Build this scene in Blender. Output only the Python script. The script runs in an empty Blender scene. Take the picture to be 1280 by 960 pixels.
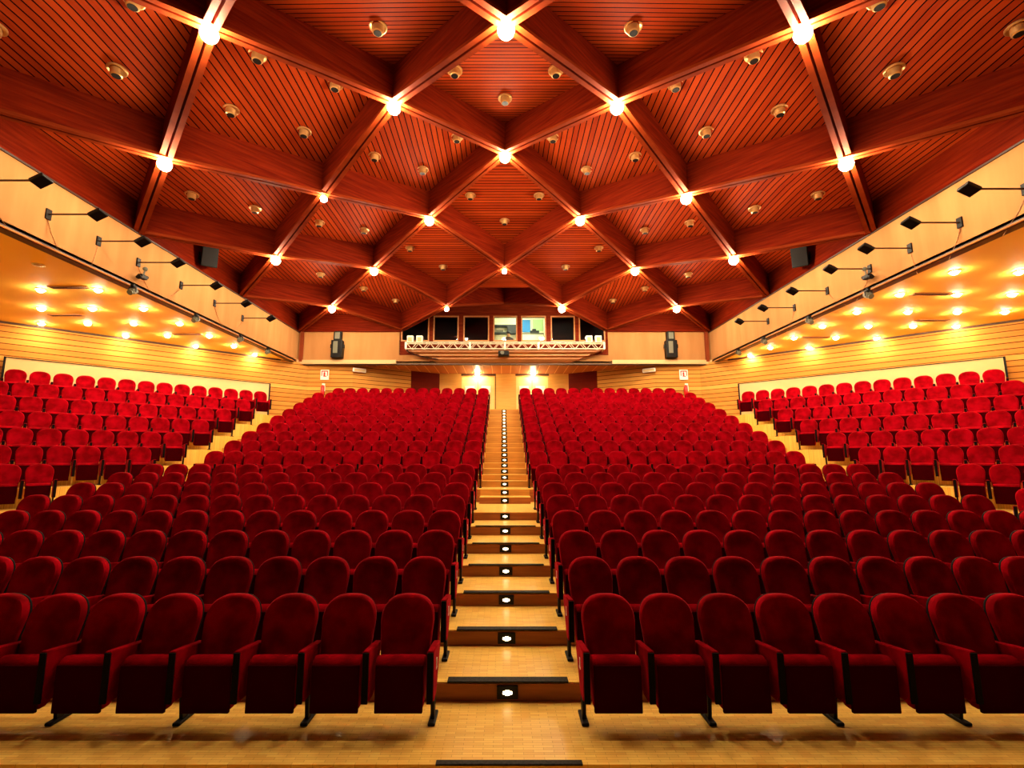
import bpy, bmesh, math, random
from mathutils import Vector, Matrix
random.seed(7)
S = bpy.context.scene
COL = S.collection
PI = math.pi
ZC = 2.45            # eye height of the camera above the lowest floor
XC = 0.045           # centre line of the hall
TH = math.atan(92/610.0)

# ------------------------------------------------------------------ materials
def newmat(name):
    m = bpy.data.materials.new(name); m.use_nodes = True
    nt = m.node_tree
    return m, nt, nt.nodes['Principled BSDF']

def plain(name, col, rough=.6, metal=0, spec=.5, sheen=0, sheen_col=None, emis=None, estr=0):
    m, nt, b = newmat(name)
    b.inputs['Base Color'].default_value = (*col, 1)
    b.inputs['Roughness'].default_value = rough
    b.inputs['Metallic'].default_value = metal
    b.inputs['Specular IOR Level'].default_value = spec
    if sheen:
        b.inputs['Sheen Weight'].default_value = sheen
        b.inputs['Sheen Roughness'].default_value = .35
        b.inputs['Sheen Tint'].default_value = (*(sheen_col or col), 1)
    if emis:
        b.inputs['Emission Color'].default_value = (*emis, 1)
        b.inputs['Emission Strength'].default_value = estr
    return m

def N(nt, t, **kw):
    n = nt.nodes.new(t)
    for k, v in kw.items(): setattr(n, k, v)
    return n

def math_node(nt, op, a, b=None, c=None):
    n = N(nt, 'ShaderNodeMath', operation=op)
    for i, v in enumerate((a, b, c)):
        if v is None: continue
        if isinstance(v, (int, float)): n.inputs[i].default_value = v
        else: nt.links.new(v, n.inputs[i])
    return n.outputs[0]

def mixcol(nt, fac, a, b, blend='MIX'):
    n = N(nt, 'ShaderNodeMix', data_type='RGBA', blend_type=blend)
    for sock, v in ((n.inputs[0], fac), (n.inputs[6], a), (n.inputs[7], b)):
        if isinstance(v, (int, float)): sock.default_value = v
        elif isinstance(v, tuple): sock.default_value = (*v, 1) if len(v) == 3 else v
        else: nt.links.new(v, sock)
    return n.outputs[2]

def boards(name, cols, gapcol, axis, pitch, gap, grain=(.4, .4, 14), rough=.45, diag=None, bump=.25, boardvar=.5, spec=.4):
    """long boards laid side by side along `axis` ('x','y','z' or 'd' = x+y), dark open joint between them"""
    m, nt, b = newmat(name)
    g = N(nt, 'ShaderNodeNewGeometry'); sp = N(nt, 'ShaderNodeSeparateXYZ')
    nt.links.new(g.outputs['Position'], sp.inputs[0])
    u = sp.outputs['XYZ'.index(axis.upper())]
    u = math_node(nt, 'ADD', u, 100.0)
    t = math_node(nt, 'DIVIDE', u, pitch)
    fr = math_node(nt, 'FRACT', t); fl = math_node(nt, 'FLOOR', t)
    isgap = math_node(nt, 'LESS_THAN', fr, gap/pitch)
    wn = N(nt, 'ShaderNodeTexWhiteNoise', noise_dimensions='1D'); nt.links.new(fl, wn.inputs['W'])
    mp = N(nt, 'ShaderNodeMapping'); nt.links.new(g.outputs['Position'], mp.inputs[0])
    mp.inputs['Scale'].default_value = grain
    ns = N(nt, 'ShaderNodeTexNoise'); ns.inputs['Scale'].default_value = 2.0; ns.inputs['Detail'].default_value = 5
    nt.links.new(mp.outputs[0], ns.inputs['Vector'])
    f = math_node(nt, 'ADD', math_node(nt, 'MULTIPLY', wn.outputs[0], boardvar), math_node(nt, 'MULTIPLY', ns.outputs[0], 1-boardvar))
    c = mixcol(nt, f, cols[0], cols[1])
    c = mixcol(nt, isgap, c, gapcol)
    nt.links.new(c, b.inputs['Base Color'])
    b.inputs['Roughness'].default_value = rough; b.inputs['Specular IOR Level'].default_value = spec
    bp = N(nt, 'ShaderNodeBump'); bp.inputs['Strength'].default_value = bump; bp.inputs['Distance'].default_value = .02
    nt.links.new(math_node(nt, 'SUBTRACT', 1.0, isgap), bp.inputs['Height']); nt.links.new(bp.outputs[0], b.inputs['Normal'])
    return m

def grainy(name, c0, c1, scale, rough=.45, spec=.4):
    m, nt, b = newmat(name)
    g = N(nt, 'ShaderNodeNewGeometry')
    mp = N(nt, 'ShaderNodeMapping'); nt.links.new(g.outputs['Position'], mp.inputs[0]); mp.inputs['Scale'].default_value = scale
    ns = N(nt, 'ShaderNodeTexNoise'); ns.inputs['Scale'].default_value = 1.5; ns.inputs['Detail'].default_value = 5
    nt.links.new(mp.outputs[0], ns.inputs['Vector'])
    cr = N(nt, 'ShaderNodeValToRGB'); cr.color_ramp.elements[0].color = (*c0, 1); cr.color_ramp.elements[1].color = (*c1, 1)
    cr.color_ramp.elements[0].position = .3; cr.color_ramp.elements[1].position = .7
    nt.links.new(ns.outputs[0], cr.inputs[0]); nt.links.new(cr.outputs[0], b.inputs['Base Color'])
    b.inputs['Roughness'].default_value = rough; b.inputs['Specular IOR Level'].default_value = spec
    return m

def parquet():
    m, nt, b = newmat('parquet')
    g = N(nt, 'ShaderNodeNewGeometry')
    br = N(nt, 'ShaderNodeTexBrick'); nt.links.new(g.outputs['Position'], br.inputs['Vector'])
    br.offset = .5; br.inputs['Scale'].default_value = 1
    br.inputs['Brick Width'].default_value = .16; br.inputs['Row Height'].default_value = .032
    br.inputs['Mortar Size'].default_value = .0012; br.inputs['Bias'].default_value = 0
    br.inputs['Color1'].default_value = (.99, .66, .14, 1); br.inputs['Color2'].default_value = (.84, .48, .085, 1)
    br.inputs['Mortar'].default_value = (.35, .14, .02, 1)
    ns = N(nt, 'ShaderNodeTexNoise'); ns.inputs['Scale'].default_value = 6; nt.links.new(g.outputs['Position'], ns.inputs['Vector'])
    c = mixcol(nt, math_node(nt, 'MULTIPLY', ns.outputs[0], .35), br.outputs[0], (.88, .50, .09))
    nt.links.new(c, b.inputs['Base Color']); b.inputs['Roughness'].default_value = .35
    b.inputs['Specular IOR Level'].default_value = .25
    return m

def velvet():
    m, nt, b = newmat('red_velvet')
    g = N(nt, 'ShaderNodeNewGeometry')
    ns = N(nt, 'ShaderNodeTexNoise'); ns.inputs['Scale'].default_value = 5; ns.inputs['Detail'].default_value = 3
    nt.links.new(g.outputs['Position'], ns.inputs['Vector'])
    cr = N(nt, 'ShaderNodeValToRGB')
    cr.color_ramp.elements[0].color = (.16, .0, .002, 1); cr.color_ramp.elements[1].color = (.31, .0003, .006, 1)
    cr.color_ramp.elements[0].position = .35; cr.color_ramp.elements[1].position = .65
    nt.links.new(ns.outputs[0], cr.inputs[0]); nt.links.new(cr.outputs[0], b.inputs['Base Color'])
    b.inputs['Roughness'].default_value = .85; b.inputs['Specular IOR Level'].default_value = .02
    b.inputs['Sheen Weight'].default_value = .30; b.inputs['Sheen Roughness'].default_value = .25
    b.inputs['Sheen Tint'].default_value = (1, .06, .08, 1)
    return m

M = dict(
    velvet=velvet(),
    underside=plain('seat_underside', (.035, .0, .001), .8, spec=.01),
    shell=plain('black_shell', (.005, .003, .003), .7, spec=.06),
    black=plain('black_metal', (.005, .004, .004), .5, spec=.2),
    white=plain('white_plastic', (.85, .82, .75), .5),
    parquet=parquet(),
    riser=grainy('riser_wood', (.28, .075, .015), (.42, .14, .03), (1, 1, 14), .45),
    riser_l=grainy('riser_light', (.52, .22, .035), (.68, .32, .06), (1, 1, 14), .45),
    wall=boards('wall_boards', ((.80, .44, .10), (.44, .15, .018)), (.14, .03, .004), 'z', .19, .028, grain=(.35, .35, 9), spec=.06),
    wall_red=boards('wall_boards_red', ((.16, .012, .003), (.09, .006, .002)), (.08, .01, .004), 'z', .19, .014, grain=(.5, .5, 9), spec=.03),  # dark red copy of the wall boards, recess shadow put into the colour
    slat_x=boards('ceiling_slats_across', ((.44, .060, .010), (.20, .016, .003)), (.014, .001, .001), 'y', .115, .022, grain=(1, 12, 1), rough=.6, spec=.02),
    slat_y=boards('ceiling_slats_along', ((.44, .060, .010), (.20, .016, .003)), (.014, .001, .001), 'x', .135, .024, grain=(12, 1, 1), rough=.6, spec=.02),
    beam=grainy('beam_wood', (.095, .005, .001), (.19, .015, .003), (.8, .8, 12), .6, .02),
    beam_edge=grainy('beam_edge_wood', (.17, .020, .004), (.24, .034, .007), (.8, .8, 12), .6, .02),
    beige=grainy('beige_cloth', (.40, .18, .060), (.49, .24, .085), (1.5, 1.5, .25), .9, .1),
    cream=plain('cream_panel', (.68, .47, .22), .8),
    soffit=grainy('soffit_paint', (.95, .55, .07), (.98, .62, .10), (.4, .4, .4), .7, .2),
    darktrim=plain('dark_trim', (.05, .015, .006), .5),
    redwood=grainy('booth_wood', (.10, .008, .002), (.18, .022, .005), (1, 1, 8), .5, .03),
    skirt=boards('booth_skirt', ((.62, .26, .07), (.42, .14, .035)), (.12, .03, .01), 'z', .08, .01, grain=(1, 1, 8)),
    recess=boards('recess_slats', ((.55, .20, .06), (.40, .12, .035)), (.9, .6, .3), 'x', .45, .03, grain=(1, 1, 1)),
    door=grainy('pale_door', (.90, .62, .24), (.95, .68, .28), (1, 1, 6), .4),
    yellowwood=grainy('yellow_wood', (.72, .38, .08), (.82, .45, .11), (1, 1, 8), .45),
    alu=plain('aluminium', (.88, .76, .55), .4, .2),
    brass=plain('brass_cup', (.70, .42, .16), .35, .7),
    glass=None,
    bulb=plain('lamp_globe', (1, .95, .8), .4, emis=(1.0, .80, .52), estr=330),
    bulb_dim=plain('dim_lamp_globe', (1, .95, .8), .4, emis=(1.0, .82, .55), estr=110),
    spotlamp=plain('downlight_lamp', (1, .95, .8), .4, emis=(1.0, .77, .46), estr=310),
    steplamp=plain('step_lamp', (1, .9, .7), .4, emis=(1.0, .72, .40), estr=5),
    doorlamp=plain('door_lamp', (1, .95, .8), .4, emis=(1.0, .82, .50), estr=160),
    roomlamp=plain('booth_lamp', (1, 1, .9), .4, emis=(1.0, 1.0, .72), estr=26),
    boothwall=plain('booth_wall', (.85, .88, .66), .8),
    blue=plain('blue_poster', (.01, .22, .60), .6),
    green=plain('green_sheet', (.45, .72, .35), .6),
    red=plain('red_paint', (.7, .01, .01), .35),
    skin=plain('skin', (.55, .30, .18), .6),
    darkcloth=plain('dark_clothes', (.03, .035, .04), .8),
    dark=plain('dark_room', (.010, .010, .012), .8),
    grey=plain('grey_metal', (.13, .13, .09), .5),
    nosing=grainy('nosing_rubber', (.010, .010, .008), (.035, .033, .026), (30, 30, 30), .6, .1),
    pipe=plain('red_pipe', (.22, .04, .012), .6, spec=.1),
    deck=plain('roof_deck', (.05, .01, .005), .8),
)
def glassmat():
    m = bpy.data.materials.new('window_glass'); m.use_nodes = True; nt = m.node_tree
    for n in list(nt.nodes): nt.nodes.remove(n)
    o = N(nt, 'ShaderNodeOutputMaterial'); mx = N(nt, 'ShaderNodeMixShader'); t = N(nt, 'ShaderNodeBsdfTransparent'); g = N(nt, 'ShaderNodeBsdfGlossy')
    g.inputs['Roughness'].default_value = .02; fr = N(nt, 'ShaderNodeFresnel'); fr.inputs[0].default_value = 1.45
    nt.links.new(fr.outputs[0], mx.inputs[0]); nt.links.new(t.outputs[0], mx.inputs[1]); nt.links.new(g.outputs[0], mx.inputs[2]); nt.links.new(mx.outputs[0], o.inputs[0])
    return m
M['glass'] = glassmat()

# ------------------------------------------------------------------ mesh helper
class MB:
    def __init__(s): s.v = []; s.f = []; s.m = []; s.cur = 0
    def mat(s, i): s.cur = i; return s
    def add(s, vs, fs, T=None):
        o = len(s.v)
        for v in vs:
            v = Vector(v)
            if T is not None: v = T @ v
            s.v.append(tuple(v))
        for f in fs: s.f.append([o+i for i in f]); s.m.append(s.cur)
        return s
    def box(s, x0, x1, y0, y1, z0, z1, T=None):
        vs = [(x, y, z) for x in (x0, x1) for y in (y0, y1) for z in (z0, z1)]
        return s.add(vs, [(0, 1, 3, 2), (4, 6, 7, 5), (0, 4, 5, 1), (2, 3, 7, 6), (0, 2, 6, 4), (1, 5, 7, 3)], T)
    def bbox(s, x0, x1, y0, y1, z0, z1, r, T=None):
        """box with chamfered edges"""
        r = min(r, (x1-x0)/2.01, (y1-y0)/2.01, (z1-z0)/2.01)
        bm = bmesh.new(); bmesh.ops.create_cube(bm, size=1)
        for v in bm.verts: v.co = Vector(((x0+x1)/2+v.co.x*(x1-x0), (y0+y1)/2+v.co.y*(y1-y0), (z0+z1)/2+v.co.z*(z1-z0)))
        bmesh.ops.bevel(bm, geom=bm.edges[:], offset=r, segments=2, affect='EDGES', profile=.6)
        bm.verts.index_update(); s.add([v.co for v in bm.verts], [[v.index for v in f.verts] for f in bm.faces], T); bm.free(); return s
    def prism(s, poly, d, T=None):
        """poly: 3-D ring of points, extruded by vector d"""
        n = len(poly); d = Vector(d); vs = [Vector(p) for p in poly]+[Vector(p)+d for p in poly]
        fs = [list(range(n)), list(range(2*n-1, n-1, -1))]+[(i, i+n, (i+1) % n+n, (i+1) % n) for i in range(n)]
        return s.add(vs, fs, T)
    def tube(s, pts, r, n=8, T=None):
        pts = [Vector(p) for p in pts]; rings = []; vs = []
        for i, p in enumerate(pts):
            t = (pts[min(i+1, len(pts)-1)]-pts[max(i-1, 0)]).normalized()
            a = t.orthogonal().normalized() if abs(t.z) > .9 else t.cross(Vector((0, 0, 1))).normalized()
            b = t.cross(a); rr = r[i] if isinstance(r, (list, tuple)) else r
            for k in range(n):
                an = 2*PI*k/n; vs.append(p+a*math.cos(an)*rr+b*math.sin(an)*rr)
        fs = []
        for i in range(len(pts)-1):
            for k in range(n): fs.append((i*n+k, i*n+(k+1) % n, (i+1)*n+(k+1) % n, (i+1)*n+k))
        fs.append(list(range(n-1, -1, -1))); fs.append(list(range((len(pts)-1)*n, len(pts)*n)))
        return s.add(vs, fs, T)
    def lathe(s, prof, n=16, T=None):
        vs = []; fs = []
        for r, z in prof:
            for k in range(n): a = 2*PI*k/n; vs.append((r*math.cos(a), r*math.sin(a), z))
        for i in range(len(prof)-1):
            for k in range(n): fs.append((i*n+k, i*n+(k+1) % n, (i+1)*n+(k+1) % n, (i+1)*n+k))
        if prof[0][0] > 1e-5: fs.append(list(range(n-1, -1, -1)))
        if prof[-1][0] > 1e-5: fs.append(list(range((len(prof)-1)*n, len(prof)*n)))
        return s.add(vs, fs, T)
    def sphere(s, c, r, n=12, m=8, T=None):
        T2 = Matrix.Translation(c); T2 = T @ T2 if T is not None else T2
        return s.lathe([(max(1e-4, r*math.sin(PI*i/m)), -r*math.cos(PI*i/m)) for i in range(m+1)], n, T2)
    def mesh(s, name, mats, smooth=False):
        me = bpy.data.meshes.new(name); me.from_pydata(s.v, [], s.f)
        for m in (mats if isinstance(mats, (list, tuple)) else [mats]): me.materials.append(M[m])
        for i, p in enumerate(me.polygons):
            p.material_index = s.m[i]; p.use_smooth = smooth
        bm = bmesh.new(); bm.from_mesh(me); bmesh.ops.remove_doubles(bm, verts=bm.verts, dist=1e-5); bmesh.ops.recalc_face_normals(bm, faces=bm.faces); bm.to_mesh(me); bm.free()
        if smooth:
            me.set_sharp_from_angle(angle=math.radians(38))
        me.update(); return me
    def build(s, name, mats, parent=None, loc=None, smooth=False):
        o = bpy.data.objects.new(name, s.mesh(name, mats, smooth)); COL.objects.link(o)
        if loc is not None: o.location = loc
        if parent is not None: o.parent = parent
        return o

def tag(o, label=None, cat=None, group=None, kind=None):
    if label: o['label'] = label
    if cat: o['category'] = cat
    if group: o['group'] = group
    if kind: o['kind'] = kind
    return o
def empty(name, loc, rz=0):
    o = bpy.data.objects.new(name, None); COL.objects.link(o); o.location = loc; o.rotation_euler.z = rz; o.empty_display_size = .2
    return o
def W(x, y, u): return (x, y, u+ZC)      # u = height above the eye
ORD = 'first second third fourth fifth sixth seventh eighth ninth tenth eleventh twelfth thirteenth fourteenth fifteenth sixteenth seventeenth eighteenth'.split()

# ------------------------------------------------------------------ levels
ZB = {k: 4.93+.925*(k-1) for k in range(1, 9)}
ZB.update({k: 13.8+.912*(k-9) for k in range(9, 19)})
LV = {k: -2.29+.164*(k-1) for k in range(1, 9)}
LV.update({k: -1.142+.3275*(k-8) for k in range(9, 19)})
CK = {k: 29.98-1.27*(k-1) for k in range(1, 10)}
SL = {1: 1.70, 2: 1.215, 3: .73, 4: .245, 5: -.24, 6: -.70, 7: -1.142, 8: -1.62, 9: -1.95}
ZF, ZR = 21.8, 24.66
XE = 9.55
LOW = -2.45

# ------------------------------------------------------------------ floor
fl = MB()
AX, SX0, SX1 = .64, 8.42, XE       # half width of the aisle, inner/outer edge of the side stairs
def slab(x0, x1, y0, y1, top, bottom=LOW-.1):
    fl.mat(0).box(XC+x0, XC+x1, y0, y1, bottom+ZC, top+ZC)
slab(-12, 12, -1.5, 4.07, LOW)
seat_r = {k: ZB[k]+.12 for k in range(1, 18)}
seat_r[8] = 13.0
step_list = []                      # (y of riser, bottom level, top level)
start = 4.07
for k in range(1, 19):
    end = seat_r[k] if k < 18 else ZR+.1
    for x0, x1 in ((-SX0, -AX), (AX, SX0)):
        slab(x0, x1, start, end, LV[k])
    start = end
# stairs of the centre and side aisles
y = 4.07
risers = []
for k in range(1, 8): risers.append((ZB[k]+.12, LV[k], LV[k+1]))
risers.append((12.5, LV[8], LV[8]+.16375)); risers.append((13.0, LV[8]+.16375, LV[9]))
for k in range(9, 18):
    risers.append((ZB[k]+.12, LV[k], LV[k]+.16375)); risers.append((ZB[k]+.12+.456, LV[k]+.16375, LV[k+1]))
lv = LV[1]
for (ry, a, b) in risers+[(ZR+.1, 0, 0)]:
    for x0, x1 in ((-AX, AX), (-SX1, -SX0), (SX0, SX1)): slab(x0, x1, y, ry, lv)
    y, lv = ry, b
# thin pale front edge on every rear step and wood facing on every riser
facing = MB()
for i, (ry, a, b) in enumerate(risers):
    for x0, x1 in ((-AX, AX), (-SX1, -SX0), (SX0, SX1)):
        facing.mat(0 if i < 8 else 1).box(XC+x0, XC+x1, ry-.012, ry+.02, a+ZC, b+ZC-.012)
for k in range(1, 18):
    ry = seat_r[k]
    for x0, x1 in ((-SX0, -AX), (AX, SX0)):
        facing.mat(0).box(XC+x0, XC+x1, ry-.012, ry+.02, LV[k]+ZC, LV[k+1]+ZC-.012)
# rotated side platforms
for sg in (-1, 1):
    for k in range(1, 10):
        hi = CK[k]+.12 if k > 1 else 30.95
        lo = CK[k+1]+.12 if k < 9 else 17.5
        XO = 18.0
        pts = [(XC+sg*XE, hi-XE), (XC+sg*XO, hi-XO), (XC+sg*XO, lo-XO), (XC+sg*XE, lo-XE)]
        fl.mat(0).prism([(p[0], p[1], LOW-.1+ZC) for p in pts], (0, 0, SL[k]-LOW+.1))
floor = fl.build('floor', 'parquet'); tag(floor, kind='structure')
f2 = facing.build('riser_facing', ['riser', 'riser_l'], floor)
rows_nose = [(4.07, LV[1], 1.11)]+[(r[0], r[2], 1.16) for r in risers[:6]]
for i, (ry, top, w) in enumerate(rows_nose):
    nb = MB(); d = .035 if i == 0 else (.085 if i < 4 else .05)
    nb.bbox(XC-w/2, XC+w/2, ry-.02, ry+d, top+ZC-.002, top+ZC+.014, .006)
    nb.build('nosing_strip', 'nosing', floor)

# step lights: black box let into each riser of the centre aisle, small glowing slot
sl0 = MB(); sl0.bbox(-.10, .10, -.02, .01, -.058, .058, .004); sl0m = sl0.mesh('step_light_box', 'black')
sl1 = MB(); sl1.bbox(-.045, .045, -.026, -.015, -.014, .014, .006); sl1.box(-.02, .02, -.026, -.018, -.022, .022); sl1m = sl1.mesh('step_light_lens', 'steplamp')
for i, (ry, a, b) in enumerate(risers):
    r = empty('step_light', W(XC-.005, ry-.012, (a+b)/2))
    if i < 18: place = '%s step up from the front' % ORD[i]
    else: place = '%s step down from the top' % ORD[len(risers)-1-i]
    tag(r, 'small glowing light in the centre aisle riser, %s' % place, 'step light', 'step lights of the centre aisle')
    for nm, me in (('housing', sl0m), ('lens', sl1m)):
        o = bpy.data.objects.new(nm, me); COL.objects.link(o); o.parent = r

# ------------------------------------------------------------------ theatre seats
def superpts(n=26):
    pts = []
    zb, zt, zs = .47, 1.0, .775
    pts.append((-.215, zb)); pts.append((-.232, .62)); pts.append((-.243, zs-.03))
    for i in range(n+1):
        a = PI-PI*i/n; c, s_ = math.cos(a), math.sin(a); e = 2/2.55
        pts.append((.247*math.copysign(abs(c)**e, c), zs+(zt-zs)*abs(s_)**e))
    pts.append((.243, zs-.03)); pts.append((.232, .62)); pts.append((.215, zb))
    return pts
def lean(z): return -(1.0-z)*.30
def back_mesh():
    P = superpts(); n = len(P); cz = .74; mb = MB(); vs = []; fs = []
    for (sc, dy) in ((.97, .035), (1.0, .02), (1.0, -.02), (.965, -.042), (.90, -.048), (.72, -.038), (.4, -.028)):
        for x, z in P:
            xx = x*sc; zz = cz+(z-cz)*sc
            vs.append((xx, lean(zz)+dy, zz))
    R = 7
    for r in range(R-1):
        for i in range(n): fs.append((r*n+i, r*n+(i+1) % n, (r+1)*n+(i+1) % n, (r+1)*n+i))
    c = len(vs); vs.append((0, lean(cz)-.024, cz))
    for i in range(n): fs.append(((R-1)*n+i, (R-1)*n+(i+1) % n, c))
    fs.append(list(range(n-1, -1, -1)))
    mb.add(vs, fs); return mb.mesh('backrest', 'velvet', True)
def shell_mesh():
    P = superpts(18); n = len(P); cz = .74; vs = []; fs = []
    for (sc, dy) in ((.955, .03), (.985, .04), (.97, .06)):
        for x, z in P:
            zz = cz+(z-cz)*sc - (.10 if z < .5 else 0)
            vs.append((x*sc, lean(zz)+dy, zz))
    for r in range(2):
        for i in range(n): fs.append((r*n+i, r*n+(i+1) % n, (r+1)*n+(i+1) % n, (r+1)*n+i))
    fs.append(list(range(n-1, -1, -1))); fs.append(list(range(2*n, 3*n)))
    mb = MB(); mb.add(vs, fs); return mb.mesh('back_shell', 'shell', True)
SEATP0 = [(-.285, .155), (-.345, .155), (-.375, .20), (-.392, .36), (-.392, .50), (-.380, .565), (-.350, .600), (-.305, .612), (-.255, .600), (-.22, .56), (-.205, .48), (-.215, .30), (-.25, .18)]
SEATP = [(a-.01, b-.045 if b > .3 else b-.012) for a, b in SEATP0]
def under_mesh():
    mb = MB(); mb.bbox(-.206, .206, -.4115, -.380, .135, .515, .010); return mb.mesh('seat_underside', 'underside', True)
def seat_mesh():
    mb = MB(); vs = []; n = len(SEATP); xs = [(-.214, .90), (-.206, .97), (-.18, 1.0), (0, 1.012), (.18, 1.0), (.206, .97), (.214, .90)]
    cy, cz = -.30, .385
    for x, s_ in xs:
        for yy, zz in SEATP:
            k = 1 - max(0, (.26-zz))*.55
            vs.append((x*k, cy+(yy-cy)*s_, cz+(zz-cz)*(s_ if zz > cz else 1-(1-s_)*.5)))
    fs = [list(range(n)), list(range(7*n-1, 6*n-1, -1))]
    for r in range(6):
        for i in range(n): fs.append((r*n+i, r*n+(i+1) % n, (r+1)*n+(i+1) % n, (r+1)*n+i))
    mb.add(vs, fs); return mb.mesh('seat', 'velvet', True)
ARMP = [(-.47, .655), (-.25, .630), (-.05, .600), (-.05, .54), (-.15, .42), (-.24, .28), (-.30, .235), (-.42, .235), (-.47, .30)]
def arm_mesh(side):
    mb = MB(); x0 = side*.275-.031; x1 = side*.275+.031
    bm = bmesh.new(); vs = [bm.verts.new((x0, yy, zz)) for yy, zz in ARMP]; f = bm.faces.new(vs)
    r = bmesh.ops.extrude_face_region(bm, geom=[f]); bmesh.ops.translate(bm, verts=[v for v in r['geom'] if isinstance(v, bmesh.types.BMVert)], vec=(x1-x0, 0, 0))
    bmesh.ops.recalc_face_normals(bm, faces=bm.faces[:]); bmesh.ops.bevel(bm, geom=bm.edges[:], offset=.009, segments=1, affect='EDGES')
    bm.verts.index_update(); mb.add([v.co for v in bm.verts], [[v.index for v in fc.verts] for fc in bm.faces]); bm.free()
    return mb.mesh('armrest', 'velvet', True)
def trim_mesh(side):
    mb = MB(); xc = side*.275; mb.bbox(xc-.027, xc+.027, -.482, -.462, .24, .642, .006); return mb.mesh('arm_front_shade', 'shell')  # near-black strip: shade on the red arm front, put into the colour
def leg_mesh(side):
    mb = MB(); xc = side*.275
    mb.prism([(xc-.016, -.30, .26), (xc-.016, -.19, .26), (xc-.016, -.20, .02), (xc-.016, -.27, .02)], (.032, 0, 0))
    mb.bbox(xc-.032, xc+.032, -.34, -.10, 0.0, .028, .010)
    return mb.mesh('leg', 'black')
def plate_mesh(side):
    mb = MB(); x = side*(.275+.031); mb.box(min(x, x+side*.004), max(x, x+side*.004), -.31, -.285, .47, .54); mb.box(min(x, x+side*.004), max(x, x+side*.004), -.325, -.275, .452, .468); return mb.mesh('number_plate', 'white')
BACK, SHELL, SEAT, UNDER = back_mesh(), shell_mesh(), seat_mesh(), under_mesh()
ARM = {s_: arm_mesh(s_) for s_ in (-1, 1)}; FRONT_SHADE = {s_: trim_mesh(s_) for s_ in (-1, 1)}
LEG = {s_: leg_mesh(s_) for s_ in (-1, 1)}; PLATE = {s_: plate_mesh(s_) for s_ in (-1, 1)}

def proto(out, first, legged):
    """out = side (-1/1) that points away from the aisle"""
    parts = [('backrest', BACK, None), ('back_shell', SHELL, None), ('seat', SEAT, 'U'), ('armrest', ARM[out], 'T%d' % out)]
    if legged: parts.append(('leg', LEG[out], None))
    if first: parts += [('armrest', ARM[-out], 'P%d' % -out), ('leg', LEG[-out], None)]
    return parts
def make_seat(loc, rz, out, first, legged, label, group):
    r = empty('theatre_seat', loc, rz); tag(r, label, 'theatre seat', group)
    for nm, me, sub in proto(out, first, legged):
        o = bpy.data.objects.new(nm, me); COL.objects.link(o); o.parent = r
        if sub == 'U':
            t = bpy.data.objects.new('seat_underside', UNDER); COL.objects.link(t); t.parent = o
        elif sub:
            side = int(sub[1:])
            t = bpy.data.objects.new('arm_front_shade', FRONT_SHADE[side]); COL.objects.link(t); t.parent = o
            if sub[0] == 'P':
                t = bpy.data.objects.new('number_plate', PLATE[side]); COL.objects.link(t); t.parent = o
seats = []   # (x, y, u, rz, out, first, legged, label, group)
def inview(x, y, u, m):
    D = y*math.cos(TH)+u*math.sin(TH)
    if D < 1: return None
    px = 629+610*x/D
    return D if -m < px < 1280+m else None
for sg, side in ((-1, 'left'), (1, 'right')):
    for k in range(1, 19):
        nseat = 13 if k == 18 else 14
        for j in range(nseat):
            x = XC+sg*(.94+.55*j); D = inview(x, ZB[k], LV[k]+1, 45)
            if D is None: continue
            lab = 'red velvet tip-up seat, %s %s of the central aisle in the %s row' % (ORD[j], side, ORD[k-1])
            seats.append((D, (x, ZB[k], LV[k]), 0, sg, j == 0, j % 2 == 1, lab, 'seats in the main block %s of the central aisle' % side))
    for k in range(1, 9):
        for j in range(0 if k < 7 else 2, 26):
            ax = 10.05+.389*j
            if k == 1 and j > 13: break
            if j > 17: break
            x = XC+sg*ax; yy = CK[k]-ax; D = inview(x, yy, SL[k]+1, 40)
            if D is None: continue
            jj = j if k < 7 else j-2
            lab = 'red velvet tip-up seat, %s from the stairs in the %s%s row of %s side block' % (ORD[jj], (ORD[k-1]+'-highest') if k > 1 else 'highest', '', side)
            seats.append((D, (x, yy, SL[k]), -sg*PI/4, sg, jj == 0, jj % 2 == 1, lab, 'seats in the angled %s side block' % side))
seats.sort(key=lambda s_: s_[0])
for s_ in seats[:300]:
    make_seat(W(*s_[1]), *s_[2:])
mass = MB(); mi = {'velvet': 0, 'shell': 1, 'black': 2, 'white': 3}
for s_ in seats[300:]:
    T = Matrix.Translation(W(*s_[1])) @ Matrix.Rotation(s_[2], 4, 'Z')
    for nm, me, sub in proto(s_[3], s_[4], s_[5]):
        meshes = [me]
        if sub: meshes.append(UNDER if sub == 'U' else FRONT_SHADE[int(sub[1:])])
        for q in meshes:
            key = {'red_velvet': 0, 'black_shell': 1, 'black_metal': 2, 'seat_underside': 3}[q.materials[0].name]
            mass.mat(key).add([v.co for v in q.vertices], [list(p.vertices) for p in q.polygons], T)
me = bpy.data.meshes.new('distant_theatre_seats'); me.from_pydata(mass.v, [], mass.f)
for q in ('velvet', 'shell', 'black', 'underside'): me.materials.append(M[q])
me.polygons.foreach_set('material_index', mass.m); me.polygons.foreach_set('use_smooth', [True]*len(mass.f)); me.set_sharp_from_angle(angle=math.radians(38)); me.update()
o = bpy.data.objects.new('distant_theatre_seats', me); COL.objects.link(o)
tag(o, 'hundreds of small red velvet seats filling the far upper rows', 'theatre seats', kind='stuff')
print('seats', len(seats))

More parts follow.
